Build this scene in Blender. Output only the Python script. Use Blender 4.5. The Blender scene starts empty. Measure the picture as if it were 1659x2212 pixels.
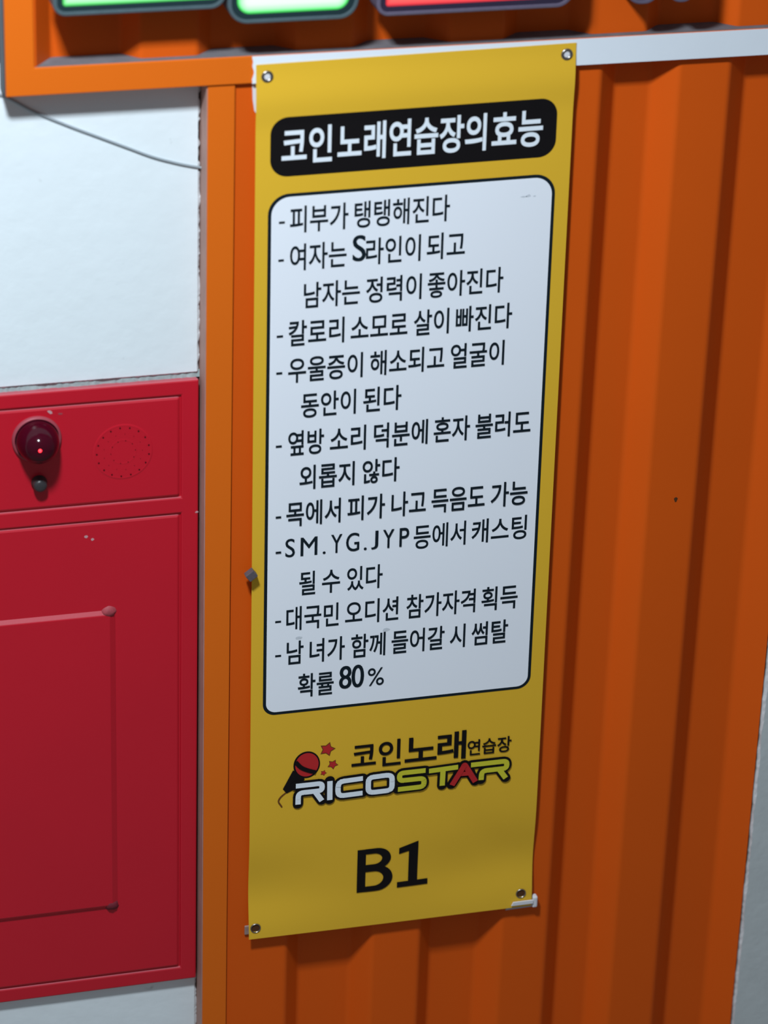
import bpy, bmesh, math, random
from mathutils import Vector, Matrix

# ------------------------------------------------------------------ camera
sc = bpy.context.scene
COL = sc.collection
RT = Vector((0.9643038, -0.26301616, 0.03067048))
UP = Vector((0.0894253, 0.43248512, 0.89719548))
FW = Vector((0.24924144, 0.8624263, -0.44056735))
cd = bpy.data.cameras.new('camera')
cam = bpy.data.objects.new('camera', cd)
COL.objects.link(cam)
cam.matrix_world = Matrix(((RT.x, UP.x, -FW.x, -1.14348529),
                           (RT.y, UP.y, -FW.y, -5.1613847),
                           (RT.z, UP.z, -FW.z, 4.0862097),
                           (0, 0, 0, 1)))
cd.sensor_fit = 'VERTICAL'
cd.sensor_height = 36.0
cd.lens = 109.0416
cd.clip_end = 100
cd.dof.use_dof = True
cd.dof.focus_distance = 6.1
cd.dof.aperture_fstop = 2.2
sc.camera = cam

# ------------------------------------------------------------------ light and exposure
LAMP_POS = (-0.80, -1.70, 4.30)
LAMP_SIZE = 0.34
LAMP_WATTS = 159
LAMP_COL = (0.83, 0.93, 1.0)
AMBIENT = 0.18
world = bpy.data.worlds.new('stairwell_air')
sc.world = world
world.use_nodes = True
bg = world.node_tree.nodes['Background']
bg.inputs[0].default_value = (0.80, 0.90, 1.0, 1)
bg.inputs[1].default_value = AMBIENT
ld = bpy.data.lights.new('ceiling_lamp', 'AREA')
ld.shape = 'SQUARE'
ld.size = LAMP_SIZE
ld.energy = LAMP_WATTS
ld.color = LAMP_COL
lamp = bpy.data.objects.new('ceiling_lamp', ld)
COL.objects.link(lamp)
lamp.location = LAMP_POS
vs = sc.view_settings
vs.view_transform = 'Standard'
vs.look = 'None'
vs.exposure = 0.0
vs.gamma = 1.0
vs.use_curve_mapping = False


# ------------------------------------------------------------------ helpers
def tag(o, label=None, cat=None, group=None, kind=None):
    if label: o['label'] = label
    if cat: o['category'] = cat
    if group: o['group'] = group
    if kind: o['kind'] = kind
    return o


def empty(name, loc=(0, 0, 0)):
    o = bpy.data.objects.new(name, None)
    o.empty_display_size = 0.05
    o.location = loc
    COL.objects.link(o)
    return o


def obj(name, bm, mats, parent=None, smooth=False, bevel=0.0, segs=2):
    bmesh.ops.recalc_face_normals(bm, faces=bm.faces) if smooth != 'keep' else None
    me = bpy.data.meshes.new(name)
    bm.to_mesh(me)
    bm.free()
    if not isinstance(mats, (list, tuple)): mats = [mats]
    for m in mats: me.materials.append(m)
    if smooth is True:
        for p in me.polygons: p.use_smooth = True
    o = bpy.data.objects.new(name, me)
    COL.objects.link(o)
    if parent is not None:
        o.parent = parent
        o.matrix_parent_inverse = Matrix.Translation(-Vector(parent.location))
    if bevel:
        b = o.modifiers.new('bevel', 'BEVEL')
        b.width = bevel
        b.segments = segs
        b.limit_method = 'ANGLE'
        b.angle_limit = math.radians(30)
    return o


def box(bm, x0, x1, y0, y1, z0, z1, mi=0):
    v = [bm.verts.new(p) for p in ((x0, y0, z0), (x1, y0, z0), (x1, y1, z0), (x0, y1, z0),
                                   (x0, y0, z1), (x1, y0, z1), (x1, y1, z1), (x0, y1, z1))]
    for f in ((0, 1, 5, 4), (1, 2, 6, 5), (2, 3, 7, 6), (3, 0, 4, 7), (4, 5, 6, 7), (3, 2, 1, 0)):
        bm.faces.new([v[i] for i in f]).material_index = mi


def bx(*a):
    bm = bmesh.new()
    box(bm, *a)
    return bm


def srgb(r, g, b):
    def f(c):
        c /= 255.0
        return c / 12.92 if c <= 0.04045 else ((c + 0.055) / 1.055) ** 2.4
    return (f(r), f(g), f(b), 1)


def mat(name, col, rough=0.5, spec=0.5, var=0.0, vscale=6.0, bump=0.0, bscale=300.0, metal=0.0, specks=0.0,
        speck_col=(0.2, 0.2, 0.2, 1), speck_scale=40.0, coat=0.0, dirt=None):
    """principled paint with gentle large-scale wear, a fine surface bump and optional specks"""
    m = bpy.data.materials.new(name)
    m.use_nodes = True
    nt = m.node_tree
    N, L = nt.nodes, nt.links
    p = N['Principled BSDF']
    p.inputs['Roughness'].default_value = rough
    p.inputs['Specular IOR Level'].default_value = spec
    p.inputs['Metallic'].default_value = metal
    p.inputs['Coat Weight'].default_value = coat
    col = tuple(col[:3]) + (1,)
    p.inputs['Base Color'].default_value = col
    tc = N.new('ShaderNodeTexCoord')
    out = None
    if var:
        n = N.new('ShaderNodeTexNoise')
        n.inputs['Scale'].default_value = vscale
        n.inputs['Detail'].default_value = 6
        n.inputs['Roughness'].default_value = 0.6
        L.new(tc.outputs['Object'], n.inputs['Vector'])
        mx = N.new('ShaderNodeMix')
        mx.data_type = 'RGBA'
        mx.inputs['A'].default_value = tuple(c * (1 - var) for c in col[:3]) + (1,)
        mx.inputs['B'].default_value = tuple(min(1, c * (1 + var)) for c in col[:3]) + (1,)
        L.new(n.outputs['Fac'], mx.inputs['Factor'])
        out = mx.outputs['Result']
    if specks:
        n2 = N.new('ShaderNodeTexNoise')
        n2.inputs['Scale'].default_value = speck_scale
        n2.inputs['Detail'].default_value = 3
        L.new(tc.outputs['Object'], n2.inputs['Vector'])
        r = N.new('ShaderNodeValToRGB')
        r.color_ramp.elements[0].position = 0.72 - specks * 0.1
        r.color_ramp.elements[1].position = 0.80
        L.new(n2.outputs['Fac'], r.inputs['Fac'])
        mx2 = N.new('ShaderNodeMix')
        mx2.data_type = 'RGBA'
        if out: L.new(out, mx2.inputs['A'])
        else: mx2.inputs['A'].default_value = col
        mx2.inputs['B'].default_value = speck_col
        L.new(r.outputs['Color'], mx2.inputs['Factor'])
        out = mx2.outputs['Result']
    if out: L.new(out, p.inputs['Base Color'])
    if bump:
        n3 = N.new('ShaderNodeTexNoise')
        n3.inputs['Scale'].default_value = bscale
        n3.inputs['Detail'].default_value = 4
        L.new(tc.outputs['Object'], n3.inputs['Vector'])
        b = N.new('ShaderNodeBump')
        b.inputs['Strength'].default_value = bump
        b.inputs['Distance'].default_value = 0.002
        L.new(n3.outputs['Fac'], b.inputs['Height'])
        L.new(b.outputs['Normal'], p.inputs['Normal'])
    return m


def emis(name, strength):
    m = bpy.data.materials.new(name)
    m.use_nodes = True
    nt = m.node_tree
    p = nt.nodes['Principled BSDF']
    a = nt.nodes.new('ShaderNodeVertexColor')
    a.layer_name = 'glow'
    p.inputs['Base Color'].default_value = (0.02, 0.02, 0.02, 1)
    p.inputs['Roughness'].default_value = 0.4
    nt.links.new(a.outputs['Color'], p.inputs['Emission Color'])
    p.inputs['Emission Strength'].default_value = strength
    return m


ORANGE = mat('orange_paint', (0.73, 0.143, 0.0085), 0.45, 0.14, var=0.03, vscale=3, bump=0.04, bscale=180)
ORANGE2 = mat('orange_sheet_paint', (0.69, 0.099, 0.0055), 0.48, 0.14, var=0.04, vscale=3, bump=0.04, bscale=150)
WHITE_WALL = mat('white_plaster', (0.77, 0.835, 0.87), 0.8, 0.2, var=0.03, vscale=5, bump=0.5, bscale=28, specks=0.25,
                 speck_col=(0.45, 0.46, 0.47, 1), speck_scale=22)
TRIMW = mat('white_trim_paint', (0.79, 0.84, 0.91), 0.5, 0.25, var=0.04, vscale=8, bump=0.05, bscale=120)
RED = mat('red_enamel', (0.55, 0.0075, 0.0225), 0.33, 0.40, var=0.05, vscale=4, bump=0.05, bscale=220)
def paint_top_highlight(m, dust, amount):  # dust is the tint of the painted highlight
    """pale edge highlight painted into the colour where the sheet metal faces upwards"""
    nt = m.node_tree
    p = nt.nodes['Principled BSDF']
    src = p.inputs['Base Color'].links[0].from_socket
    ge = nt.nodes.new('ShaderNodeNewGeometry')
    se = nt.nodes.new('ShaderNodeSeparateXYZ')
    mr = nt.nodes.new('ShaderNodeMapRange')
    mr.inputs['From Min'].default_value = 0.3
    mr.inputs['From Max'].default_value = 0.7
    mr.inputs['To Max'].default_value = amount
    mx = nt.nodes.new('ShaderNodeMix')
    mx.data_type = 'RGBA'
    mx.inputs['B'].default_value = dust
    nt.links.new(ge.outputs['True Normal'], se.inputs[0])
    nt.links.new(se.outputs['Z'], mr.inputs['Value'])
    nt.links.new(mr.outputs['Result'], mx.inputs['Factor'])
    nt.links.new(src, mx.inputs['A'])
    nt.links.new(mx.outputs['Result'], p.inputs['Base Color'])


paint_top_highlight(RED, (0.42, 0.17, 0.20, 1), 0.55)  # pink highlight on the upward chamfers, mixed into the enamel colour
REDHI = mat('worn_red_edge', (0.33, 0.055, 0.075), 0.5, 0.4, var=0.1, vscale=20)
YELLOW = mat('yellow_vinyl', (0.78, 0.458, 0.033), 0.45, 0.16, var=0.015, vscale=4, bump=0.02, bscale=400)
BLACK = mat('black_ink', (0.0085, 0.0072, 0.0080), 0.6, 0.08)
INK = mat('dark_lettering_ink', (0.007, 0.014, 0.021), 0.6, 0.1)
PANELW = mat('white_print', (0.88, 0.91, 0.98), 0.5, 0.2)
WHITEINK = mat('white_lettering_ink', (0.82, 0.88, 0.95), 0.5, 0.2)
REDINK = mat('red_ink', (0.50, 0.020, 0.022), 0.45, 0.3)
YELINK = mat('lime_yellow_ink', (0.62, 0.58, 0.035), 0.45, 0.3)
BROWNINK = mat('brown_ink', (0.16, 0.055, 0.008), 0.5, 0.3)
STEEL = mat('nickel_eyelet', (0.36, 0.33, 0.30), 0.33, 0.5, metal=1.0)
DARKSTEEL = mat('dark_side_steel', (0.06, 0.065, 0.075), 0.6, 0.3, var=0.2, vscale=12)
PINKSIDE = mat('pinkish_side', (0.44, 0.265, 0.225), 0.7, 0.2, var=0.25, vscale=14)  # mottled pinkish tone of the lower side plate
DUST = mat('grey_dust', (0.16, 0.155, 0.17), 0.9, 0.1, var=0.3, vscale=30, bump=0.3, bscale=80)
CONCRETE = mat('grey_concrete', (0.57, 0.61, 0.62), 0.85, 0.2, var=0.14, vscale=9, bump=0.4, bscale=60, specks=0.3,
               speck_col=(0.40, 0.42, 0.43, 1), speck_scale=30)
CHIP = mat('bare_edge_concrete', (0.66, 0.68, 0.70), 0.9, 0.2, var=0.25, vscale=60, bump=0.5, bscale=90)
MORTAR = mat('dirty_mortar', (0.38, 0.49, 0.49), 0.9, 0.1, var=0.4, vscale=45, bump=0.6, bscale=60)
GAP = mat('gap_mortar', (0.15, 0.16, 0.16), 0.9, 0.1, var=0.3, vscale=20)
FLOORM = mat('floor_concrete', (0.22, 0.21, 0.2), 0.8, 0.2, var=0.15, vscale=3)
TAPE = mat('white_tape', (0.72, 0.72, 0.76), 0.5, 0.3)
TAPEGREY = mat('soiled_tape', (0.42, 0.43, 0.50), 0.6, 0.3, var=0.2, vscale=90)
TAPEOLD = mat('brown_stained_tape', (0.34, 0.24, 0.21), 0.6, 0.2, var=0.3, vscale=90)
MAGNET = mat('grey_ferrite', (0.095, 0.085, 0.10), 0.5, 0.4, var=0.3, vscale=150)
CABLEM = mat('grey_painted_cable', (0.30, 0.34, 0.37), 0.6, 0.3, var=0.1, vscale=20)
KNOBM = mat('black_plastic', (0.035, 0.032, 0.035), 0.35, 0.5)
DOMEBACK = mat('dark_red_reflector', (0.035, 0.003, 0.006), 0.4, 0.4)
HOLE = mat('punched_hole', (0.06, 0.004, 0.006), 0.8, 0.1)
STAIN = mat('grey_smudge', (0.62, 0.66, 0.72), 0.6, 0.2, var=0.1, vscale=200)
BROWNSPOT = mat('brown_rust_spot', (0.09, 0.035, 0.015), 0.8, 0.1)

# ------------------------------------------------------------------ setting
tag(obj('floor', bx(-4, 4, -6.5, 0.4, -0.1, 0.0), FLOORM), kind='structure')
tag(obj('wall_back', bx(-1.9, 2.4, 0.095, 0.2, 0, 4.4), GAP), kind='structure')

random.seed(4)


def jag(n, amp):
    w, out = 0.0, []
    for i in range(n):
        w = w * 0.72 + random.uniform(-1, 1) * amp
        out.append(w)
    return out


def wall_patch(bm, xs, zs, edge=None, y=0.045, yb=0.094):
    """grid of plaster; edge = dict of functions offsetting the right / bottom border"""
    nx, nz = len(xs), len(zs)
    jr, jb = jag(nz, 0.0011), jag(nx, 0.0014)
    g = []
    for k, z in enumerate(zs):
        row = []
        for i, x in enumerate(xs):
            xx, zz, yy = x, z, y
            if 'right' in edge and i == nx - 1:
                xx = x + jr[k] - edge['right'] * 0.5 - (abs(jr[k]) * 1.6 if 2.11 < z < 2.3 else 0)
                yy += 0.004
            if 'bottom' in edge and k == 0:
                zz = z + jb[i]
                yy += 0.004
            row.append(bm.verts.new((xx, yy, zz)))
        g.append(row)
    for k in range(nz - 1):
        for i in range(nx - 1):
            bm.faces.new((g[k][i], g[k][i + 1], g[k + 1][i + 1], g[k + 1][i]))
    border = [g[0][i] for i in range(nx)] + [g[k][-1] for k in range(1, nz)] + \
             [g[-1][i] for i in range(nx - 2, -1, -1)] + [g[k][0] for k in range(nz - 2, 0, -1)]
    back = [bm.verts.new((v.co.x, yb, v.co.z)) for v in border]
    for i in range(len(border)):
        j = (i + 1) % len(border)
        bm.faces.new((border[j], border[i], back[i], back[j]))


def lin(a, b, n): return [a + (b - a) * i / (n - 1) for i in range(n)]


bm = bmesh.new()
wx = lin(-1.6, -0.42, 4)[:-1] + lin(-0.42, -0.012, 90) + [-0.0062]
wall_patch(bm, wx, [1.7535, 1.757] + lin(1.762, 2.33, 130) + [2.375], {'right': 0.002, 'bottom': 1})
wall_patch(bm, [-1.6, -0.8, -0.3695], [2.375, 3.0, 4.2], {})
wall_patch(bm, wx, [0.0] + lin(0.2, 0.395, 40) + [0.4005], {'right': 0.002})
wall_patch(bm, [-1.6, -0.745], [0.4005, 1.7535], {})
jm = jag(len(wx), 0.0016)
m0 = [bm.verts.new((x, 0.0478 + abs(j), 1.7440)) for x, j in zip(wx, jm)]
m1 = [bm.verts.new((x, 0.0472 + abs(j), 1.7600)) for x, j in zip(wx, jm)]
for i in range(len(wx) - 1): bm.faces.new((m0[i], m0[i + 1], m1[i + 1], m1[i])).material_index = 1
tag(obj('wall_left', bm, [WHITE_WALL, MORTAR]), kind='structure')

# concrete column / wall at the right, with a chipped arris
bm = bmesh.new()
zs = lin(0.0, 1.6, 200) + [4.4]
ja, jb2 = jag(len(zs), 0.0010), jag(len(zs), 0.0013)
rows = []
for k, z in enumerate(zs):
    rows.append([bm.verts.new(p) for p in ((1.1795 + ja[k], 0.094, z), (1.1795 + ja[k], 0.002, z),
                                           (1.1820 + jb2[k], -0.004, z), (2.4, -0.004, z), (2.4, 0.094, z))])
for a, b in zip(rows, rows[1:]):
    for i in range(4):
        f = bm.faces.new((a[i], a[i + 1], b[i + 1], b[i]))
        f.material_index = 1 if i == 1 else 0
tag(obj('wall_right', bm, [CONCRETE, CHIP]), kind='structure')


# ------------------------------------------------------------------ orange container fronts
def fillet(pts, r, n=4):
    out = [pts[0]]
    for a, b, c in zip(pts, pts[1:], pts[2:]):
        a, b, c = Vector(a), Vector(b), Vector(c)
        d1, d2 = (a - b), (c - b)
        t = min(r, d1.length * 0.45, d2.length * 0.45)
        p, q = b + d1.normalized() * t, b + d2.normalized() * t
        for i in range(n + 1):
            s = i / n
            out.append(tuple(p * (1 - s) ** 2 + b * 2 * s * (1 - s) + q * s * s))
    out.append(pts[-1])
    return out


def sheet(pts, z0, z1, r=0.007, th=0.003):
    pts = fillet(pts, r)
    bm = bmesh.new()
    F0 = [bm.verts.new((x, y, z0)) for x, y in pts]
    F1 = [bm.verts.new((x, y, z1)) for x, y in pts]
    B0 = [bm.verts.new((x, y + th, z0)) for x, y in pts]
    B1 = [bm.verts.new((x, y + th, z1)) for x, y in pts]
    for i in range(len(pts) - 1):
        bm.faces.new((F0[i], F0[i + 1], F1[i + 1], F1[i]))
        bm.faces.new((B0[i + 1], B0[i], B1[i], B1[i + 1]))
        bm.faces.new((F1[i], F1[i + 1], B1[i + 1], B1[i]))
        bm.faces.new((F0[i + 1], F0[i], B0[i], B0[i + 1]))
    bm.faces.new((F0[0], F1[0], B1[0], B0[0]))
    bm.faces.new((F0[-1], B0[-1], B1[-1], F1[-1]))
    return bm


RY, VY = 0.004, 0.042
low = empty('container_wall', (0.6, 0.0, 0.0))
tag(low, 'lower orange corrugated container wall with flat corner post, behind the yellow banner', 'container wall')
obj('corner_post', bx(-0.0045, 0.0452, -0.002, 0.05, 0.0, 2.3298), ORANGE, low, bevel=0.0012)
obj('side_plate', bx(-0.0062, -0.0046, 0.0008, 0.094, 0.0, 2.3298), PINKSIDE, low)['label'] = 'dull pinkish side plate'
prof = [(0.0472, RY), (0.172, RY), (0.207, VY), (0.317, VY), (0.3555, RY), (0.4575, RY), (0.492, VY), (0.5925, VY),
        (0.637, RY), (0.737, RY), (0.777, VY), (0.848, VY), (0.8895, RY), (0.9905, RY), (1.036, VY), (1.123, VY),
        (1.1765, RY)]
obj('corrugated_sheet', sheet(prof, 0.0, 2.3296), ORANGE2, low)
bm = bmesh.new()
c = Vector((0.9504, 0.0036, 1.4151))
vsx = [bm.verts.new(c + Vector((0.0035 * math.cos(a) * (1 + .3 * math.sin(3 * a)), 0, 0.0055 * math.sin(a)))) for a in
       [i * math.tau / 12 for i in range(12)]]
bm.faces.new(vsx)
obj('rust_spot', bm, BROWNSPOT, low)['label'] = 'small dark rust spot'

upc = empty('container_fascia', (0.5, 0.0, 2.33))
tag(upc, 'upper orange container front with bottom rail and left post, carrying the lit sign letters', 'container front')
fr = bmesh.new()
ol = [(-0.3655, 2.33), (2.1, 2.33), (2.1, 2.381), (-0.3145, 2.381), (-0.3145, 4.0), (-0.3655, 4.0)]
fa = [fr.verts.new((x, -0.006, z)) for x, z in ol]
fb = [fr.verts.new((x, 0.0445, z)) for x, z in ol]
fr.faces.new(fa); fr.faces.new(fb[::-1])
for i in range(6): fr.faces.new((fa[i], fb[i], fb[(i + 1) % 6], fa[(i + 1) % 6]))
obj('rail_frame', fr, ORANGE, upc, bevel=0.0018)
obj('side_plate', bx(-0.3680, -0.3657, -0.003, 0.09, 2.3305, 4.0), DARKSTEEL, upc)['label'] = 'dark grey side plate'
UR, UV = 0.011, 0.045
prof = [(-0.3142, -0.0045), (-0.3105, -0.0035), (-0.277, UV), (-0.153, UV), (-0.1235, UR), (-0.0206, UR), (0.0112, UV),
        (0.1247, UV), (0.1598, UR), (0.2632, UR), (0.300, UV), (0.404, UV), (0.4437, UR), (0.5463, UR), (0.582, UV),
        (0.679, UV), (0.7147, UR), (0.8215, UR), (0.8547, UV), (0.966, UV), (1.0, UR), (1.1, UR), (1.14, UV), (1.25, UV),
        (1.29, UR), (1.39, UR), (1.43, UV), (1.53, UV), (1.57, UR), (2.1, UR)]
obj('corrugated_sheet', sheet(prof, 2.3822, 4.0), ORANGE2, upc)
obj('ledge_dust', bx(-0.3138, 2.05, -0.0042, 0.0485, 2.3811, 2.3820), DUST, upc)['label'] = 'grey dust lying on the rail'

# white strip fixed on the rail, with a torn left end
bm = bmesh.new()
zs = lin(2.3306, 2.3803, 16)
jr = [0.0, .0008, -.0003, .0010, .0018, .0030, .0034, .0030, .0018, .0006, .0004, .0012, .0014, .0008, 0.0, -.0004]
L0 = [bm.verts.new((0.0745 + j, -0.0085, z)) for j, z in zip(jr, zs)]
L1 = [bm.verts.new((0.0745 + j, -0.0061, z)) for j, z in zip(jr, zs)]
R0 = [bm.verts.new((2.0, -0.0085, z)) for z in zs]
R1 = [bm.verts.new((2.0, -0.0061, z)) for z in zs]
for k in range(15):
    bm.faces.new((L0[k], R0[k], R0[k + 1], L0[k + 1]))
    bm.faces.new((L1[k], L0[k], L0[k + 1], L1[k + 1]))
    bm.faces.new((R0[k], R1[k], R1[k + 1], R0[k + 1]))
    bm.faces.new((R1[k], L1[k], L1[k + 1], R1[k + 1]))
bm.faces.new((L0[15], R0[15], R1[15], L1[15]))
bm.faces.new((R0[0], L0[0], L1[0], R1[0]))
tag(obj('trim_strip', bm, TRIMW), 'white flat strip along the orange rail, above and right of the banner', 'trim')

# ------------------------------------------------------------------ yellow banner
TL, TR_, BR, BL = (0.0809, 2.3655), (0.6798, 2.3743), (0.6947, 0.5041), (0.0892, 0.5093)
BW, BH, BY = 0.6, 1.87, -0.0100


def sm(a, b, t):
    t = max(0.0, min(1.0, (t - a) / (b - a)))
    return t * t * (3 - 2 * t)


def billow(u, v):
    """depth of the vinyl off its hanging plane; positive = towards the wall"""
    z = v * BH
    d = 0.0
    if z < 0.46:
        w = 0.55 + 0.45 * math.cos(u * math.tau * 1.05 + 0.4)
        d += 0.0082 * w * math.exp(-((z - 0.115) / 0.075) ** 2)
        d -= 0.0030 * sm(0.10, 0.0, z) * (1 - 0.6 * u)
        du = (u - 0.80) + (z - 0.20) * 1.3
        d += 0.0022 * math.exp(-(du / 0.10) ** 2) * math.exp(-((z - 0.20) / 0.10) ** 2)
    if z > 1.74:
        d -= 0.0030 * sm(1.865, 1.80, z) * sm(1.74, 1.80, z)
    return d


def ban(x, z, h):
    u, v = x / BW, z / BH
    X = BL[0] * (1 - u) * (1 - v) + BR[0] * u * (1 - v) + TL[0] * (1 - u) * v + TR_[0] * u * v
    Z = BL[1] * (1 - u) * (1 - v) + BR[1] * u * (1 - v) + TL[1] * (1 - u) * v + TR_[1] * u * v
    return Vector((X, BY + billow(u, v) - h, Z))


bm = bmesh.new()
us = lin(0, BW, 41)
vz = lin(0, BH, 181)
g = [[bm.verts.new(ban(x, z, 0)) for x in us] for z in vz]
gb = [[bm.verts.new(ban(x, z, -0.0006)) for x in us] for z in vz]
for k in range(180):
    for i in range(40):
        bm.faces.new((g[k][i], g[k][i + 1], g[k + 1][i + 1], g[k + 1][i])).smooth = True
        bm.faces.new((gb[k + 1][i], gb[k + 1][i + 1], gb[k][i + 1], gb[k][i])).smooth = True
loopf = [(0, i) for i in range(41)] + [(k, 40) for k in range(1, 181)] + [(180, i) for i in range(39, -1, -1)] + [(k, 0) for k in range(179, 0, -1)]
rf = [(bm.verts.new(g[k][i].co), bm.verts.new(gb[k][i].co)) for k, i in loopf]
for a, b in zip(rf, rf[1:] + rf[:1]): bm.faces.new((b[0], a[0], a[1], b[1]))
banner = obj('banner', bm, YELLOW, smooth='keep')
tag(banner, 'tall yellow vinyl banner with Korean text in a white panel, hung on the orange container', 'banner')


def flat(polys):
    """polys in banner millimetre plane -> bmesh (x, 0, z)"""
    bm = bmesh.new()
    for pl in polys:
        vv = [bm.verts.new((x, 0, z)) for x, z in pl]
        try: bm.faces.new(vv)
        except ValueError: pass
    return bm


def put(name, bm, m, h, label=None, cut=False):
    if cut:
        z0 = min(v.co.z for v in bm.verts)
        z1 = max(v.co.z for v in bm.verts)
        z = math.floor(z0 / 0.008) * 0.008
        while z < z1:
            geom = bm.verts[:] + bm.edges[:] + bm.faces[:]
            bmesh.ops.bisect_plane(bm, geom=geom, plane_co=(0, 0, z), plane_no=(0, 0, 1))
            z += 0.008
        x0 = min(v.co.x for v in bm.verts)
        x = math.floor(x0 / 0.015) * 0.015
        x1 = max(v.co.x for v in bm.verts)
        while x < x1:
            bmesh.ops.bisect_plane(bm, geom=bm.verts[:] + bm.edges[:] + bm.faces[:], plane_co=(x, 0, 0), plane_no=(1, 0, 0))
            x += 0.015
    for v in bm.verts:
        v.co = ban(v.co.x, v.co.z, h + v.co.y)
    for f in bm.faces:
        f.normal_update()
        if f.normal.y > 0: f.normal_flip()
    o = obj(name, bm, m, banner, smooth='keep')
    if label: o['label'] = label
    return o


def rrect(x0, x1, z0, z1, r, n=10):
    if not isinstance(r, (tuple, list)): r = (r,) * 4          # bl, br, tr, tl
    out = []
    for (cx, cz, rr, a0) in ((x0 + r[0], z0 + r[0], r[0], 180), (x1 - r[1], z0 + r[1], r[1], 270),
                             (x1 - r[2], z1 - r[2], r[2], 0), (x0 + r[3], z1 - r[3], r[3], 90)):
        for i in range(n + 1):
            a = math.radians(a0 + 90 * i / n)
            out.append((cx + rr * math.cos(a), cz + rr * math.sin(a)))
    return out


def text_bm(s, off=0.0, spacing=1.0):
    c = bpy.data.curves.new('t', 'FONT')
    c.body = s
    c.size = 1
    c.fill_mode = 'FRONT'
    c.resolution_u = 5
    c.space_character = spacing
    c.offset = off
    o = bpy.data.objects.new('t', c)
    COL.objects.link(o)
    dg = bpy.context.evaluated_depsgraph_get()
    me = bpy.data.meshes.new_from_object(o.evaluated_get(dg))
    bm = bmesh.new()
    bm.from_mesh(me)
    bpy.data.objects.remove(o)
    bpy.data.curves.remove(c)
    bpy.data.meshes.remove(me)
    return bm


def fit_word(dst, s, x0, x1, z0, z1, cell=None, off=0.0, spacing=1.0):
    """ink width to x0..x1; height either by the ink box or by a font cell (lo, hi)"""
    b = text_bm(s, off, spacing)
    xs = [v.co.x for v in b.verts]
    ys = [v.co.y for v in b.verts]
    lo, hi = cell if cell else (min(ys), max(ys))
    a, e = min(xs), max(xs)
    new = {}
    l = lift()
    for v in b.verts:
        new[v] = dst.verts.new((x0 + (v.co.x - a) / (e - a) * (x1 - x0), l, z0 + (v.co.y - lo) / (hi - lo) * (z1 - z0)))
    for f in b.faces:
        try: dst.faces.new([new[v] for v in f.verts])
        except ValueError: pass
    b.free()


def bold_word(dst, s, x0, x1, z0, z1, spread, spacing=1.0):
    for k in (-1, -0.5, 0, 0.5, 1):
        fit_word(dst, s, x0 + spread * (1 + k), x1 - spread * (1 - k), z0, z1, None, 0.0, spacing)


def rect(dst, x0, x1, z0, z1):
    l = lift()
    dst.faces.new([dst.verts.new(p) for p in ((x0, l, z0), (x1, l, z0), (x1, l, z1), (x0, l, z1))])


LIFT = [0]


def lift():
    """each printed patch lies a hair above the last, so no two share a plane"""
    LIFT[0] = (LIFT[0] + 1) % 45
    return LIFT[0] * 2e-5


def stroke(dst, pts, w, caps='butt', closed=False):
    r = w / 2
    pp = [Vector(p) for p in pts]
    if closed: pp.append(pp[0])
    n = len(pp)
    for i in range(n - 1):
        a, b = pp[i], pp[i + 1]
        d = (b - a).normalized()
        q = Vector((-d.y, d.x)) * r
        l = lift()
        dst.faces.new([dst.verts.new((c.x, l, c.y)) for c in (a + q, a - q, b - q, b + q)])
    for i in range(n):
        if 0 < i < n - 1 or caps == 'round' or closed:
            l = lift()
            dst.faces.new([dst.verts.new((pp[i].x + r * math.cos(t), l, pp[i].y + r * math.sin(t)))
                           for t in [k * math.tau / 16 for k in range(16)]])


def soft(pts, r=0.006, n=4):
    return fillet(pts, r, n)


# title
put('title_panel', flat([rrect(0.0274, 0.5694, 1.6545, 1.7685, 0.033)]), BLACK, 0.0006, 'black rounded title panel')
bm = bmesh.new()
CELL = (-0.078, 0.827)
for s, a, b in (("코인", 0.0483, 0.1423), ("노래연습장의", 0.1526, 0.4342), ("효능", 0.4448, 0.5430)):
    fit_word(bm, s, a, b, 1.6779, 1.7469, CELL, 0.021)
put('title_lettering', bm, WHITEINK, 0.0012, 'white bold title lettering')

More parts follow.
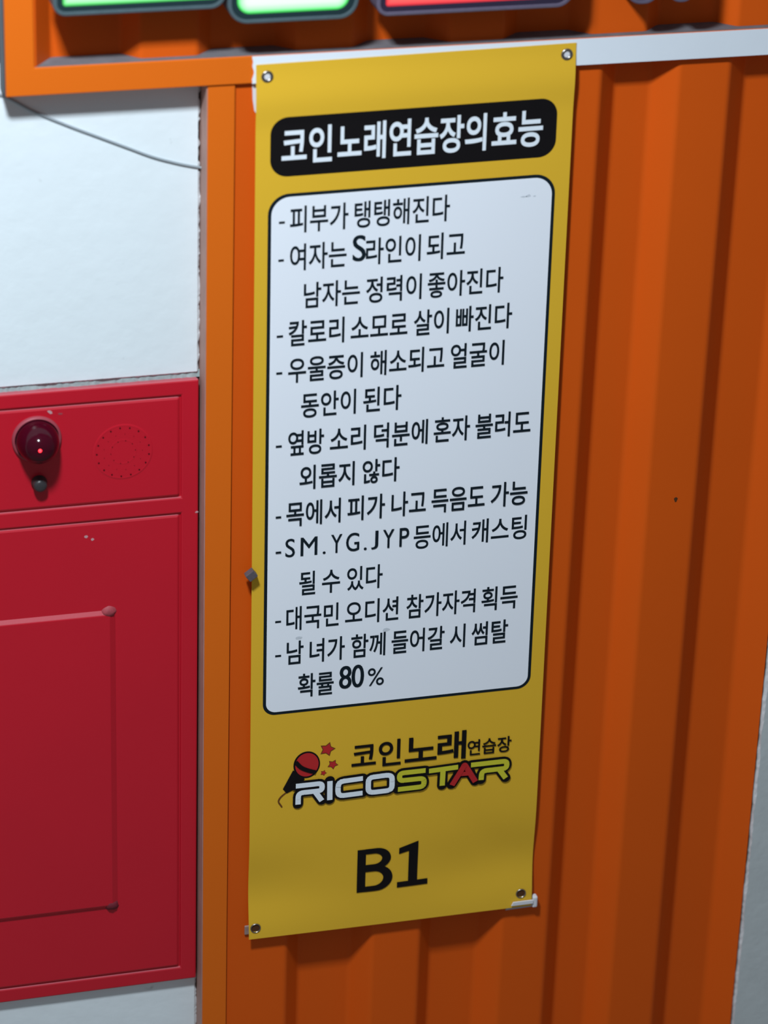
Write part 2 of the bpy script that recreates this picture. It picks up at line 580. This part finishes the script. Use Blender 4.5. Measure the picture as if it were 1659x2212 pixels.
# text panel
put('panel_outline', flat([rrect(0.0242, 0.5727, 0.5255, 1.6210, (0.025, 0.028, 0.040, 0.040))]), INK, 0.0006,
    'thin black outline of the text panel')
put('text_panel', flat([rrect(0.0305, 0.5667, 0.5315, 1.6148, (0.020, 0.023, 0.035, 0.035))]), PANELW, 0.0010,
    'white rounded text panel')
LINES = [
    (1.5438, 1.5951, [('-', 0.0448, 0.0558), ('피부가', 0.0654, 0.1756), ('탱탱해진다', 0.1870, 0.3693)]),
    (1.4691, 1.5209, [('-', 0.0445, 0.0549), ('여자는', 0.0664, 0.1736), ('라인이', 0.2104, 0.3155), ('되고', 0.3271, 0.4012)]),
    (1.3922, 1.4427, [('남자는', 0.0935, 0.2007), ('정력이', 0.2124, 0.3196), ('좋아진다', 0.3313, 0.4787)]),
    (1.3175, 1.3685, [('-', 0.0430, 0.0550), ('칼로리', 0.0655, 0.1723), ('소모로', 0.1847, 0.2945), ('살이', 0.3066, 0.3753),
                      ('빠진다', 0.3886, 0.4992)]),
    (1.2429, 1.2931, [('-', 0.0429, 0.0544), ('우울증이', 0.0657, 0.2095), ('해소되고', 0.2238, 0.3688), ('얼굴이', 0.3811, 0.4869)]),
    (1.1682, 1.2187, [('동안이', 0.0915, 0.1978), ('된다', 0.2119, 0.2866)]),
    (1.0909, 1.1421, [('-', 0.0437, 0.0553), ('옆방', 0.0676, 0.1371), ('소리', 0.1488, 0.2191), ('덕분에', 0.2346, 0.3409),
                      ('혼자', 0.3528, 0.4247), ('불러도', 0.4358, 0.5464)]),
    (1.0174, 1.0674, [('외롭지', 0.0905, 0.1984), ('않다', 0.2139, 0.2871)]),
    (0.9405, 0.9922, [('-', 0.0451, 0.0558), ('목에서', 0.0659, 0.1726), ('피가', 0.1861, 0.2602), ('나고', 0.2731, 0.3420),
                      ('득음도', 0.3531, 0.4603), ('가능', 0.4725, 0.5468)]),
    (0.8648, 0.9161, [('-', 0.0458, 0.0566), ('등에서', 0.3201, 0.4251), ('캐스팅', 0.4369, 0.5490)]),
    (0.7879, 0.8390, [('될', 0.0932, 0.1254), ('수', 0.1387, 0.1747), ('있다', 0.1885, 0.2596)]),
    (0.7123, 0.7640, [('-', 0.0467, 0.0584), ('대국민', 0.0687, 0.1734), ('오디션', 0.1864, 0.2937), ('참가자격', 0.3096, 0.4503),
                      ('획득', 0.4627, 0.5371)]),
    (0.6363, 0.6878, [('-', 0.0475, 0.0593), ('남', 0.0703, 0.1039), ('녀가', 0.1162, 0.1869), ('함께', 0.1997, 0.2691),
                      ('들어갈', 0.2816, 0.3894), ('시', 0.4008, 0.4322), ('썸탈', 0.4451, 0.5202)]),
    (0.5600, 0.6116, [('확률', 0.0938, 0.1660)]),
]
for k, (zb, zt, words) in enumerate(LINES):
    bm = bmesh.new()
    for s, a, b in words:
        if s == '-':
            zc = zb + 0.43 * (zt - zb)
            rect(bm, a, b, zc - 0.0022, zc + 0.0022)
        else:
            fit_word(bm, s, a, b, zb, zt, CELL, 0.011)
    if k == 1: bold_word(bm, 'S', 0.1848, 0.2103, 1.4775, 1.5292, 0.0008)
    if k == 9: 
        for ch, a, b in (('S', 140, 192), ('M', 222, 313), ('.', 342, 358), ('Y', 386, 447), ('G', 468, 540), ('.', 565, 581),
                         ('J', 605, 643), ('Y', 668, 730), ('P', 759, 812)):
            xa, xb = 0.0649 + (a - 140) * 0.0003656, 0.0649 + (b - 140) * 0.0003656
            bold_word(bm, ch, xa, xb, 0.8738, 0.8795 if ch == '.' else 0.9138, 0.0003)
    if k == 13:
        bold_word(bm, '80', 0.1769, 0.2273, 0.5690, 0.6203, 0.0008, 0.93)
        fit_word(bm, '%', 0.2350, 0.2680, 0.5690, 0.6090, None, 0.0)
    put('text_line', bm, INK, 0.0015)

random.seed(9)
for sm_ in (((0.512, 1.5795, 0.007, 0.0016), (0.521, 1.5805, 0.005, 0.003), (0.533, 1.579, 0.003, 0.0014)),
            ((0.094, 0.694, 0.008, 0.004),), ((0.270, 0.692, 0.008, 0.004),)):
    bm = bmesh.new()
    for cx, cz, rx, rz in sm_:
        bm.faces.new([bm.verts.new((cx + rx * math.cos(t) * random.uniform(.75, 1.1), 0, cz + rz * math.sin(t) * random.uniform(.7, 1.1)))
                      for t in [i * math.tau / 14 for i in range(14)]])
    put('smudge', bm, STAIN, 0.0012, 'faint grey smudge on the white panel')

# logo: small Korean line
bm = bmesh.new()
fit_word(bm, '코인', 0.2062, 0.3078, 0.3795, 0.4400, None, 0.016)
fit_word(bm, '노', 0.3160, 0.3823, 0.3822, 0.4390, None, 0.016)
fit_word(bm, '래', 0.3836, 0.4432, 0.3770, 0.4435, None, 0.022)
fit_word(bm, '연습장', 0.4465, 0.5388, 0.3815, 0.4185, None, 0.014)
put('logo_korean_lettering', bm, BLACK, 0.0012, None, True)

# logo: microphone and stars
def disc(cx, cz, rx, rz, n=36):
    return [(cx + rx * math.cos(t), cz + rz * math.sin(t)) for t in [i * math.tau / n for i in range(n)]]


def star(cx, cz, R, rot, k=0.48):
    return [(cx + (R if i % 2 == 0 else R * k) * math.cos(rot + i * math.pi / 5),
             cz + (R if i % 2 == 0 else R * k) * math.sin(rot + i * math.pi / 5)) for i in range(10)]


bm = flat([disc(0.1147, 0.4020, 0.0272, 0.0310)])
l = lift()
bm.faces.new([bm.verts.new((x, l, z)) for x, z in ((0.0665, 0.3515), (0.0745, 0.3405), (0.0950, 0.3500), (0.1110, 0.3700), (0.0870, 0.3930))])
put('logo_microphone', bm, BLACK, 0.0006, 'black microphone body print', True)
put('logo_microphone_head', flat([disc(0.1150, 0.4022, 0.0238, 0.0272)]), REDINK, 0.0011, 'red microphone head print', True)
bm = bmesh.new()
stroke(bm, soft([(0.0915, 0.4120), (0.1025, 0.3975), (0.1160, 0.3895), (0.1335, 0.3830)], 0.01), 0.0090)
put('logo_microphone_band', bm, BLACK, 0.0016, 'black band across the microphone head', True)
bm = bmesh.new()
stroke(bm, soft([(0.0738, 0.3424), (0.0619, 0.3329), (0.0569, 0.3235), (0.0646, 0.3105)], 0.012), 0.0034, 'round')
put('logo_microphone_cord', bm, BROWNINK, 0.0006, 'brown curled cord print', True)
STARS = ((0.1561, 0.4330, 0.0170, 1.25), (0.1680, 0.3963, 0.0118, 1.05), (0.1492, 0.3788, 0.0070, 1.15))
put('logo_star_outline', flat([star(a, b, r * 1.0, t, 0.56) for a, b, r, t in STARS]), BROWNINK, 0.0006, None, True)
put('logo_stars', flat([star(a, b, r * 0.80, t, 0.58) for a, b, r, t in STARS]), REDINK, 0.0011, 'three red stars', True)

# logo: wide outlined word
FW_, OW = 0.0110, 0.0212
white = [soft([(0.0925, 0.3564), (0.1462, 0.3564), (0.1462, 0.3398), (0.0976, 0.3398), (0.0974, 0.3130)], 0.010),
         [(0.1320, 0.3390), (0.1462, 0.3160)],
         [(0.1620, 0.3600), (0.1624, 0.3155)],
         soft([(0.2298, 0.3578), (0.1790, 0.3560), (0.1793, 0.3218), (0.2300, 0.3230)], 0.012)]
ring = soft([(0.2660, 0.3585), (0.2905, 0.3585), (0.2908, 0.3223), (0.2415, 0.3220), (0.2412, 0.3580), (0.2660, 0.3585)], 0.011)
yel = [soft([(0.3600, 0.3597), (0.3058, 0.3597), (0.3062, 0.3422), (0.3575, 0.3418), (0.3575, 0.3222), (0.3033, 0.3222)], 0.009),
       [(0.3672, 0.3572), (0.4280, 0.3592)], [(0.3966, 0.3570), (0.3960, 0.3190)],
       soft([(0.4550, 0.3606), (0.5306, 0.3608), (0.5306, 0.3440), (0.4783, 0.3438), (0.4775, 0.3225)], 0.009),
       [(0.5150, 0.3430), (0.5295, 0.3210)]]
reda = [soft([(0.4160, 0.3185), (0.4412, 0.3640), (0.4655, 0.3205)], 0.003), [(0.4285, 0.3425), (0.4550, 0.3420)]]
bm = bmesh.new()
for s in white + yel + reda: stroke(bm, s, OW, 'round')
stroke(bm, ring, OW)
put('logo_outline', bm, BLACK, 0.0020, None, True)
bm = bmesh.new()
for s in white: stroke(bm, s, FW_)
stroke(bm, ring, FW_)
put('logo_white_lettering', bm, WHITEINK, 0.0034, 'white half of the logo word', True)
bm = bmesh.new()
for s in yel: stroke(bm, s, FW_)
put('logo_yellow_lettering', bm, YELINK, 0.0034, 'lime yellow logo letters', True)
bm = bmesh.new()
stroke(bm, reda[0], 0.0115)
stroke(bm, reda[1], 0.0095)
put('logo_red_letter', bm, REDINK, 0.0045, 'red logo letter A', True)

# floor mark
bm = bmesh.new()
rect(bm, 0.2236, 0.2412, 0.0825, 0.1855)
def bowl(dst, zt, zb, ti, xo, xi, xl=0.2405):
    zc, n = (zt + zb) / 2, 18
    l = lift()
    ro, ri = (zt - zb) / 2, (zt - zb) / 2 - ti
    O = [(xl, zt)] + [(xo[0] + xo[1] * math.sin(t), zc + ro * math.cos(t)) for t in lin(0, math.pi, n)] + [(xl, zb)]
    I = [(xl, zt - ti)] + [(xi[0] + xi[1] * math.sin(t), zc + ri * math.cos(t)) for t in lin(0, math.pi, n)] + [(xl, zb + ti)]
    for a, b, c, d in zip(O, O[1:], I[1:], I):
        dst.faces.new([dst.verts.new((p[0], l, p[1])) for p in (a, b, c, d)])


bowl(bm, 0.1858, 0.1350, 0.0125, (0.2640, 0.0300), (0.2590, 0.0165))
bowl(bm, 0.1430, 0.0823, 0.0128, (0.2650, 0.0335), (0.2590, 0.0200))
rect(bm, 0.3085, 0.3735, 0.0835, 0.0965)
rect(bm, 0.3318, 0.3512, 0.0835, 0.1840)
bm.faces.new([bm.verts.new((x, 0, z)) for x, z in ((0.3110, 0.1790), (0.3110, 0.1645), (0.3330, 0.1700), (0.3512, 0.1700), (0.3512, 0.1918))])
put('floor_mark_lettering', bm, BLACK, 0.0012, 'large black B1', True)


# eyelets
def lathe(bm, prof, c, n=32, mi=0):
    """profile (radius, out) revolved about the wall normal; out is towards the viewer"""
    rings = []
    for r, o in prof:
        if r < 1e-6:
            rings.append([bm.verts.new((c[0], c[1] - o, c[2]))])
        else:
            rings.append([bm.verts.new((c[0] + r * math.cos(t), c[1] - o, c[2] + r * math.sin(t)))
                          for t in [i * math.tau / n for i in range(n)]])
    for a, b in zip(rings, rings[1:]):
        for i in range(n):
            j = (i + 1) % n
            q = [a[i % len(a)], a[j % len(a)], b[j % len(b)], b[i % len(b)]]
            q = list(dict.fromkeys(q))
            if len(q) > 2: bm.faces.new(q).material_index = mi
    return rings


for gx, gz, fill in ((0.0205, 1.8469, TAPE), (0.5824, 1.8493, TAPE), (0.5760, 0.0320, BROWNSPOT), (0.0137, 0.0253, BROWNSPOT)):
    p = ban(gx, gz, 0)
    rh = 0.0056 if gz > 1 else 0.0086
    bm = bmesh.new()
    lathe(bm, [(rh, 0.0004), (rh + .0006, 0.0014), (rh * .5 + .0056, 0.0024), (0.0106, 0.0017), (0.0112, 0.0003)], (p.x, p.y, p.z), 36)
    lathe(bm, [(rh, 0.0006), (0.0, 0.0006)], (p.x, p.y, p.z), 36, 1)
    obj('eyelet', bm, [STEEL, fill], banner, smooth=True)['label'] = 'round metal eyelet'

# tapes and magnet
bm = bmesh.new()
pl = [(0.0772, 2.3270), (0.0868, 2.3270), (0.0868, 2.268), (0.0815, 2.2760), (0.0785, 2.296)]
f = [bm.verts.new((x, RY - 0.0026, z)) for x, z in pl]
b_ = [bm.verts.new((x, RY - 0.0004, z)) for x, z in pl]
bm.faces.new(f)
bm.faces.new(b_[::-1])
for i in range(5): bm.faces.new((f[i], b_[i], b_[(i + 1) % 5], f[(i + 1) % 5]))
tag(obj('tape', bm, TAPE), 'thin white tape sliver along the upper left banner edge', 'tape')
tag(obj('tape', bx(0.0828, 0.096, RY - 0.0045, RY - 0.0004, 0.5135, 0.5345), TAPEOLD, bevel=0.0015),
    'short grey tape stub behind the lower left banner corner', 'tape')
t = empty('tape', (0.68, -0.01, 0.50))
tag(t, 'white folded tape wrapped around the lower right banner corner', 'tape')
bm = bmesh.new()
pl = [(0.6495, 0.5115), (0.6965, 0.5115), (0.6965, 0.5195), (0.6535, 0.5195)]
a = [bm.verts.new((x, -0.0148, z)) for x, z in pl]
b_ = [bm.verts.new((x, -0.0118, z)) for x, z in pl]
bm.faces.new(a); bm.faces.new(b_[::-1])
for i in range(4): bm.faces.new((a[i], b_[i], b_[(i + 1) % 4], a[(i + 1) % 4]))
obj('front_fold', bm, TAPE, t)
bm = bmesh.new()
pl = [(0.6400, 0.4960), (0.6990, 0.4975), (0.6990, 0.5115), (0.6445, 0.5115)]
a = [bm.verts.new((x, -0.0085 + (0.5115 - z) * 0.25, z)) for x, z in pl]
b_ = [bm.verts.new((x, -0.0060 + (0.5115 - z) * 0.25, z)) for x, z in pl]
bm.faces.new(a); bm.faces.new(b_[::-1])
for i in range(4): bm.faces.new((a[i], b_[i], b_[(i + 1) % 4], a[(i + 1) % 4]))
obj('under_fold', bm, TAPEGREY, t)['label'] = 'greyish fold under the banner edge'
obj('end_fold', bx(0.6965, 0.7075, -0.0125, 0.003, 0.4985, 0.5250), TAPE, t, bevel=0.003)

bm = bx(-0.0095, 0.0095, -0.008, 0.008, -0.0080, 0.0080)
bmesh.ops.rotate(bm, verts=bm.verts, matrix=Matrix.Rotation(math.radians(-38), 3, 'Y'))
bmesh.ops.translate(bm, verts=bm.verts, vec=(0.0815, -0.0195, 1.3515))
tag(obj('magnet', bm, MAGNET, bevel=0.0012), 'small dark grey block magnet pinning the left banner edge', 'magnet')

# ------------------------------------------------------------------ cable on the white wall
pts = [(-0.60, 2.330), (-0.42, 2.3225), (-0.3700, 2.3190), (-0.3568, 2.3132), (-0.3088, 2.2842), (-0.2483, 2.2543),
       (-0.1924, 2.2291), (-0.1404, 2.2058), (-0.0940, 2.1853), (-0.0625, 2.1746), (-0.0361, 2.1668), (-0.0030, 2.1588)]
cu = bpy.data.curves.new('cable', 'CURVE')
cu.dimensions = '3D'
sp = cu.splines.new('BEZIER')
sp.bezier_points.add(len(pts) - 1)
for bp, (x, z) in zip(sp.bezier_points, pts):
    bp.co = (x, 0.0432, z)
    bp.handle_left_type = bp.handle_right_type = 'AUTO'
cu.bevel_depth = 0.0024
cu.bevel_resolution = 3
cu.materials.append(CABLEM)
tmp = bpy.data.objects.new('cable_curve', cu)
COL.objects.link(tmp)
cm = bpy.data.meshes.new_from_object(tmp.evaluated_get(bpy.context.evaluated_depsgraph_get()))
bpy.data.objects.remove(tmp)
bpy.data.curves.remove(cu)
co = bpy.data.objects.new('cable', cm)
COL.objects.link(co)
tag(co, 'thin grey cable running slantwise down the white wall under the orange rail', 'cable')

# ------------------------------------------------------------------ red fire hose cabinet
CY = 0.031
cab = empty('fire_hose_cabinet', (-0.37, CY, 0.40))
tag(cab, 'red metal fire hose cabinet set into the white wall left of the orange container', 'fire cabinet')
X0, X1, Z0, Z1 = -0.735, -0.0112, 0.4017, 1.7463
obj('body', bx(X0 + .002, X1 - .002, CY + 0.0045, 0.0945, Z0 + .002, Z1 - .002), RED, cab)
bm = bmesh.new()
xs = [X0, -0.69, -0.0445, X1]
zs = [Z0, 0.4332, 1.4712, 1.5046, 1.7166, Z1]
gv = [[bm.verts.new((x, CY, z)) for x in xs] for z in zs]
fs = []
for k in range(5):
    for i in range(3):
        if i == 1 and k in (1, 3): continue
        fs.append(bm.faces.new((gv[k][i], gv[k][i + 1], gv[k + 1][i + 1], gv[k + 1][i])))
ex = bmesh.ops.extrude_face_region(bm, geom=fs)
bmesh.ops.translate(bm, verts=[v for v in ex['geom'] if isinstance(v, bmesh.types.BMVert)], vec=(0, 0.012, 0))
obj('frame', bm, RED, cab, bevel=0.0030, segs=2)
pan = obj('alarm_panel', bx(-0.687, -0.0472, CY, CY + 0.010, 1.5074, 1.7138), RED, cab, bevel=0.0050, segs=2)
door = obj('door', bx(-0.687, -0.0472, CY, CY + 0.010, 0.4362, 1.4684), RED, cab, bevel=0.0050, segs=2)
# raised field on the door, chamfered
bm = bmesh.new()
o4 = [(-0.640, 0.5985), (-0.1712, 0.5985), (-0.1712, 1.2795), (-0.640, 1.2795)]
i4 = [(-0.628, 0.6085), (-0.1850, 0.6085), (-0.1850, 1.2695), (-0.628, 1.2695)]
a = [bm.verts.new((x, CY + 0.001, z)) for x, z in o4]
b_ = [bm.verts.new((x, CY - 0.0060, z)) for x, z in i4]
bm.faces.new(b_)
for i in range(4): bm.faces.new((a[i], a[(i + 1) % 4], b_[(i + 1) % 4], b_[i]))
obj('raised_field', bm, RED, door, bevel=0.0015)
random.seed(2)


def blob(name, parent, cx, cz, rx, rz, m, y, rot=0.0, n=14):
    bm = bmesh.new()
    vv = []
    for i in range(n):
        t = i * math.tau / n
        x, z = rx * math.cos(t) * random.uniform(.7, 1.1), rz * math.sin(t) * random.uniform(.7, 1.1)
        vv.append(bm.verts.new((cx + x * math.cos(rot) - z * math.sin(rot), y, cz + x * math.sin(rot) + z * math.cos(rot))))
    bm.faces.new(vv)
    return obj(name, bm, m, parent)


PCHIP = mat('chipped_primer', (0.55, 0.30, 0.32), 0.7, 0.2)
WELD = mat('worn_corner_paint', (0.36, 0.055, 0.070), 0.6, 0.3, var=0.4, vscale=120)
WELDD = mat('dirty_corner_paint', (0.17, 0.018, 0.03), 0.6, 0.3, var=0.4, vscale=120)
blob('paint_chip', pan, -0.2925, 1.7045, 0.0055, 0.0035, PCHIP, CY - 0.0003, -0.6)['label'] = 'pale paint chip'
blob('paint_chip', pan, -0.2730, 1.6995, 0.0050, 0.0020, WELD, CY - 0.0003)['label'] = 'pale paint chip'
blob('paint_chip', door, -0.2280, 1.4400, 0.0035, 0.0035, PCHIP, CY - 0.0003)['label'] = 'pale paint chip'
blob('paint_chip', door, -0.2160, 1.4330, 0.0035, 0.0030, PCHIP, CY - 0.0003)['label'] = 'pale paint chip'
blob('paint_chip', cab, -0.0140, 1.4710, 0.0035, 0.0025, PCHIP, CY - 0.0003)['label'] = 'pale paint chip'


def corner_wear(cx, cz, sgn, m):
    bm = bmesh.new()
    n, rr = 16, []
    for k, (r, o) in enumerate(((1.0, 0.0), (0.55, 0.0026), (0.0, 0.0034))):
        if r == 0:
            rr.append([bm.verts.new((cx, CY - 0.0045 - o, cz))])
        else:
            rr.append([bm.verts.new((cx + 0.016 * r * math.cos(t) * random.uniform(.85, 1.1), CY - 0.0002 - (o * 1.6 if k else 0) - (0.002 if k else 0),
                                     cz + 0.013 * r * math.sin(t) * random.uniform(.85, 1.1))) for t in [i * math.tau / n for i in range(n)]])
    for i in range(n):
        j = (i + 1) % n
        bm.faces.new((rr[0][i], rr[0][j], rr[1][j], rr[1][i]))
        bm.faces.new((rr[1][i], rr[1][j], rr[2][0]))
    return obj('corner_weld', bm, m, door, smooth=True)


corner_wear(-0.1865, 1.2745, 1, WELD)['label'] = 'worn pale weld at the upper corner'
corner_wear(-0.1860, 0.6060, -1, WELDD)['label'] = 'dirty weld at the lower corner'

# warning lamp dome
c = (-0.3185, CY, 1.6525)
bm = bmesh.new()
lathe(bm, [(0.0465, -0.001), (0.0465, 0.003), (0.0450, 0.0065), (0.0430, 0.0075), (0.0418, 0.0075), (0.0415, 0.002), (0.0, 0.002)], c, 48)
bez = obj('lamp_bezel', bm, REDHI, cab, smooth=True)
bez['label'] = 'dusty pinkish lamp bezel ring'
GLASS = bpy.data.materials.new('dark_red_lens')
GLASS.use_nodes = True
gp = GLASS.node_tree.nodes['Principled BSDF']
gp.inputs['Base Color'].default_value = (0.045, 0.0015, 0.008, 1)
gp.inputs['Roughness'].default_value = 0.12
gp.inputs['Specular IOR Level'].default_value = 0.22
gp.inputs['Transmission Weight'].default_value = 0.0
gp.inputs['IOR'].default_value = 1.49
bm = bmesh.new()
prof = [(0.0405 * math.cos(t) ** 0.85, 0.003 + 0.060 * math.sin(t)) for t in lin(0, math.pi / 2 - 0.02, 22)] + [(0.0, 0.062)]
lathe(bm, prof, c, 48)
dome = obj('lamp_dome', bm, GLASS, cab, smooth=True)
dome['label'] = 'dark red translucent warning lamp dome'
bm = bmesh.new()
lathe(bm, [(0.0355, 0.0045), (0.0, 0.0045)], c, 32)
obj('reflector', bm, DOMEBACK, dome)
EM = bpy.data.materials.new('glowing_red_spot')  # emissive bead for the bright red spot on the dome front
EM.use_nodes = True
ep = EM.node_tree.nodes['Principled BSDF']
ep.inputs['Base Color'].default_value = (0.3, 0, 0, 1)
ep.inputs['Emission Color'].default_value = (1.0, 0.02, 0.03, 1)
ep.inputs['Emission Strength'].default_value = 6
bm = bmesh.new()
bmesh.ops.create_uvsphere(bm, u_segments=16, v_segments=10, radius=0.0042,
                          matrix=Matrix.Translation((c[0] - 0.0035, CY - 0.0600, c[2] + 0.0040)))
obj('red_spot', bm, EM, dome, smooth=True)['label'] = 'glowing red spot on the dome'
# black button
c2 = (-0.3155, CY, 1.5625)
bm = bmesh.new()
lathe(bm, [(0.0150, -0.001), (0.0150, 0.003), (0.0132, 0.005), (0.0132, 0.014), (0.0115, 0.0185), (0.007, 0.0205), (0.0, 0.021)], c2, 32)
obj('push_button', bm, KNOBM, cab, smooth=True)['label'] = 'black round push button'
# pressed speaker grille with punched holes
c3 = (-0.1560, CY, 1.6108)
bm = bmesh.new()
lathe(bm, [(0.0575, 0.0000), (0.0545, 0.0007), (0.0515, 0.0005), (0.0270, 0.0005), (0.0245, 0.0007), (0.0215, 0.0005), (0.0, 0.0005)], c3, 64)


def hole(r, ang, s):
    x, z = c3[0] + r * math.cos(ang), c3[2] + r * math.sin(ang)
    f = bm.faces.new([bm.verts.new((x + s * math.cos(t), CY - 0.0014, z + s * math.sin(t))) for t in [i * math.tau / 10 for i in range(10)]])
    f.material_index = 1


for i in range(17): hole(0.0500, i * math.tau / 17 + 0.2, 0.0016)
for i in range(10): hole(0.0235, i * math.tau / 10 + 0.1, 0.0009)
for i in range(13): hole(0.0370, i * math.tau / 13 + 0.5, 0.0006)
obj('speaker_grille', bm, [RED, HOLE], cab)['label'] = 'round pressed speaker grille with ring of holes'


# ------------------------------------------------------------------ lit sign letters above
def ring_faces(bm, A, B, mi=0):
    n = len(A)
    for i in range(n):
        j = (i + 1) % n
        bm.faces.new((A[i], A[j], B[j], B[i])).material_index = mi


def sign(name, label, x0, x1, z0, z1, r, fr, lip, dark, cols, strength, inset=0.0165, yf=-0.065, yb=-0.012):
    root = empty(name, ((x0 + x1) / 2, yf, z0))
    tag(root, label, 'sign letter')
    def loop(d, rr, y, bm): return [bm.verts.new((x, y, z)) for x, z in rrect(x0 + d, x1 - d, z0 + d, z1 - d, rr)]
    rs = r if isinstance(r, tuple) else (r,) * 4
    sub = lambda d: tuple(max(q - d, 0.004) for q in rs)
    bm = bmesh.new()
    b0, f0, f1, f2 = loop(0, rs, yb, bm), loop(0, rs, yf + .002, bm), loop(0.002, sub(.002), yf, bm), loop(0.0065, sub(.0065), yf, bm)
    i1 = loop(0.0075, sub(.0075), yf + 0.003, bm)
    ring_faces(bm, b0, f0); ring_faces(bm, f0, f1); ring_faces(bm, f1, f2); ring_faces(bm, f2, i1)
    bm.faces.new(b0)
    obj('housing', bm, lip, root)
    bm = bmesh.new()
    fa, fb, fc = loop(0.0075, sub(.0075), yf + 0.003, bm), loop(inset, (fr,) * 4, yf + 0.003, bm), loop(inset + .0004, (fr,) * 4, yf + 0.006, bm)
    ring_faces(bm, fa, fb); ring_faces(bm, fb, fc)
    obj('rim', bm, dark, root)['label'] = 'dark inner rim'
    bm = bmesh.new()
    lay = bm.loops.layers.float_color.new('glow')
    steps = [0.0, 0.0035, 0.007, 0.016, 0.028]
    loops = [loop(inset + d, (max(fr - d, .002),) * 4, yf + 0.005, bm) for d in steps]
    vcol = {}
    for lp, cc in zip(loops, cols):
        for v in lp: vcol[v] = cc
    for a, b in zip(loops, loops[1:]): ring_faces(bm, a, b)
    bm.faces.new(loops[-1])
    for f in bm.faces:
        for l in f.loops: l[lay] = tuple(vcol[l.vert]) + (1,)
    obj('lit_face', bm, emis(name + '_glow', strength), root)
    return root


LIPG = mat('grey_green_lip', (0.068, 0.102, 0.118), 0.5, 0.4, var=0.2, vscale=60)
DARKG = mat('dark_green_rim', (0.012, 0.030, 0.036), 0.4, 0.4)
LIPV = mat('grey_violet_lip', (0.115, 0.098, 0.15), 0.5, 0.4, var=0.2, vscale=60)
DARKV = mat('dark_violet_rim', (0.028, 0.020, 0.045), 0.4, 0.4)
green = [(0.0, 0.42, 0.0), (0.16, 1.0, 0.25), (0.50, 1.0, 0.60), (0.76, 1.0, 0.84), (0.82, 1.0, 0.88)]
green2 = [(0.0, 0.42, 0.0), (0.12, 1.0, 0.22), (0.48, 1.0, 0.60), (0.88, 1.0, 0.93), (0.98, 1.0, 1.0)]
red = [(0.55, 0.0, 0.01), (0.95, 0.04, 0.06), (1.0, 0.10, 0.10), (1.0, 0.17, 0.15), (1.0, 0.24, 0.20)]
blue = [(0.02, 0.0, 0.4), (0.06, 0.04, 1.0), (0.15, 0.12, 1.0), (0.3, 0.3, 1.0), (0.5, 0.5, 1.0)]
sign('sign_letter', 'green lit sign stroke at the left end of the orange fascia', -0.2895, 0.0150, 2.4888, 2.60, (0.022, 0.030, .02, .02), 0.006, LIPG, DARKG, green, 1.0)
sign('sign_letter', 'green lit sign stroke, lower and rounder, above the upper left banner corner', 0.0166, 0.2524, 2.4588, 2.60, 0.036, 0.024, LIPG, DARKG, green2, 1.0)
sign('sign_letter', 'red lit sign stroke above the right half of the banner top', 0.2851, 0.6520, 2.4595, 2.60, (0.022, 0.034, .02, .02), 0.006, LIPV, DARKV, red, 1.0)
sign('sign_letter', 'dark violet rounded sign tip right of the red lit stroke', 0.7500, 0.8155, 2.4577, 2.60, 0.030, 0.014, LIPV, DARKV, blue, 0.6)
sign('sign_letter', 'smaller dark violet rounded sign tip, rightmost on the fascia', 0.8320, 0.8830, 2.4574, 2.60, 0.024, 0.008, LIPV, DARKV, blue, 0.6)
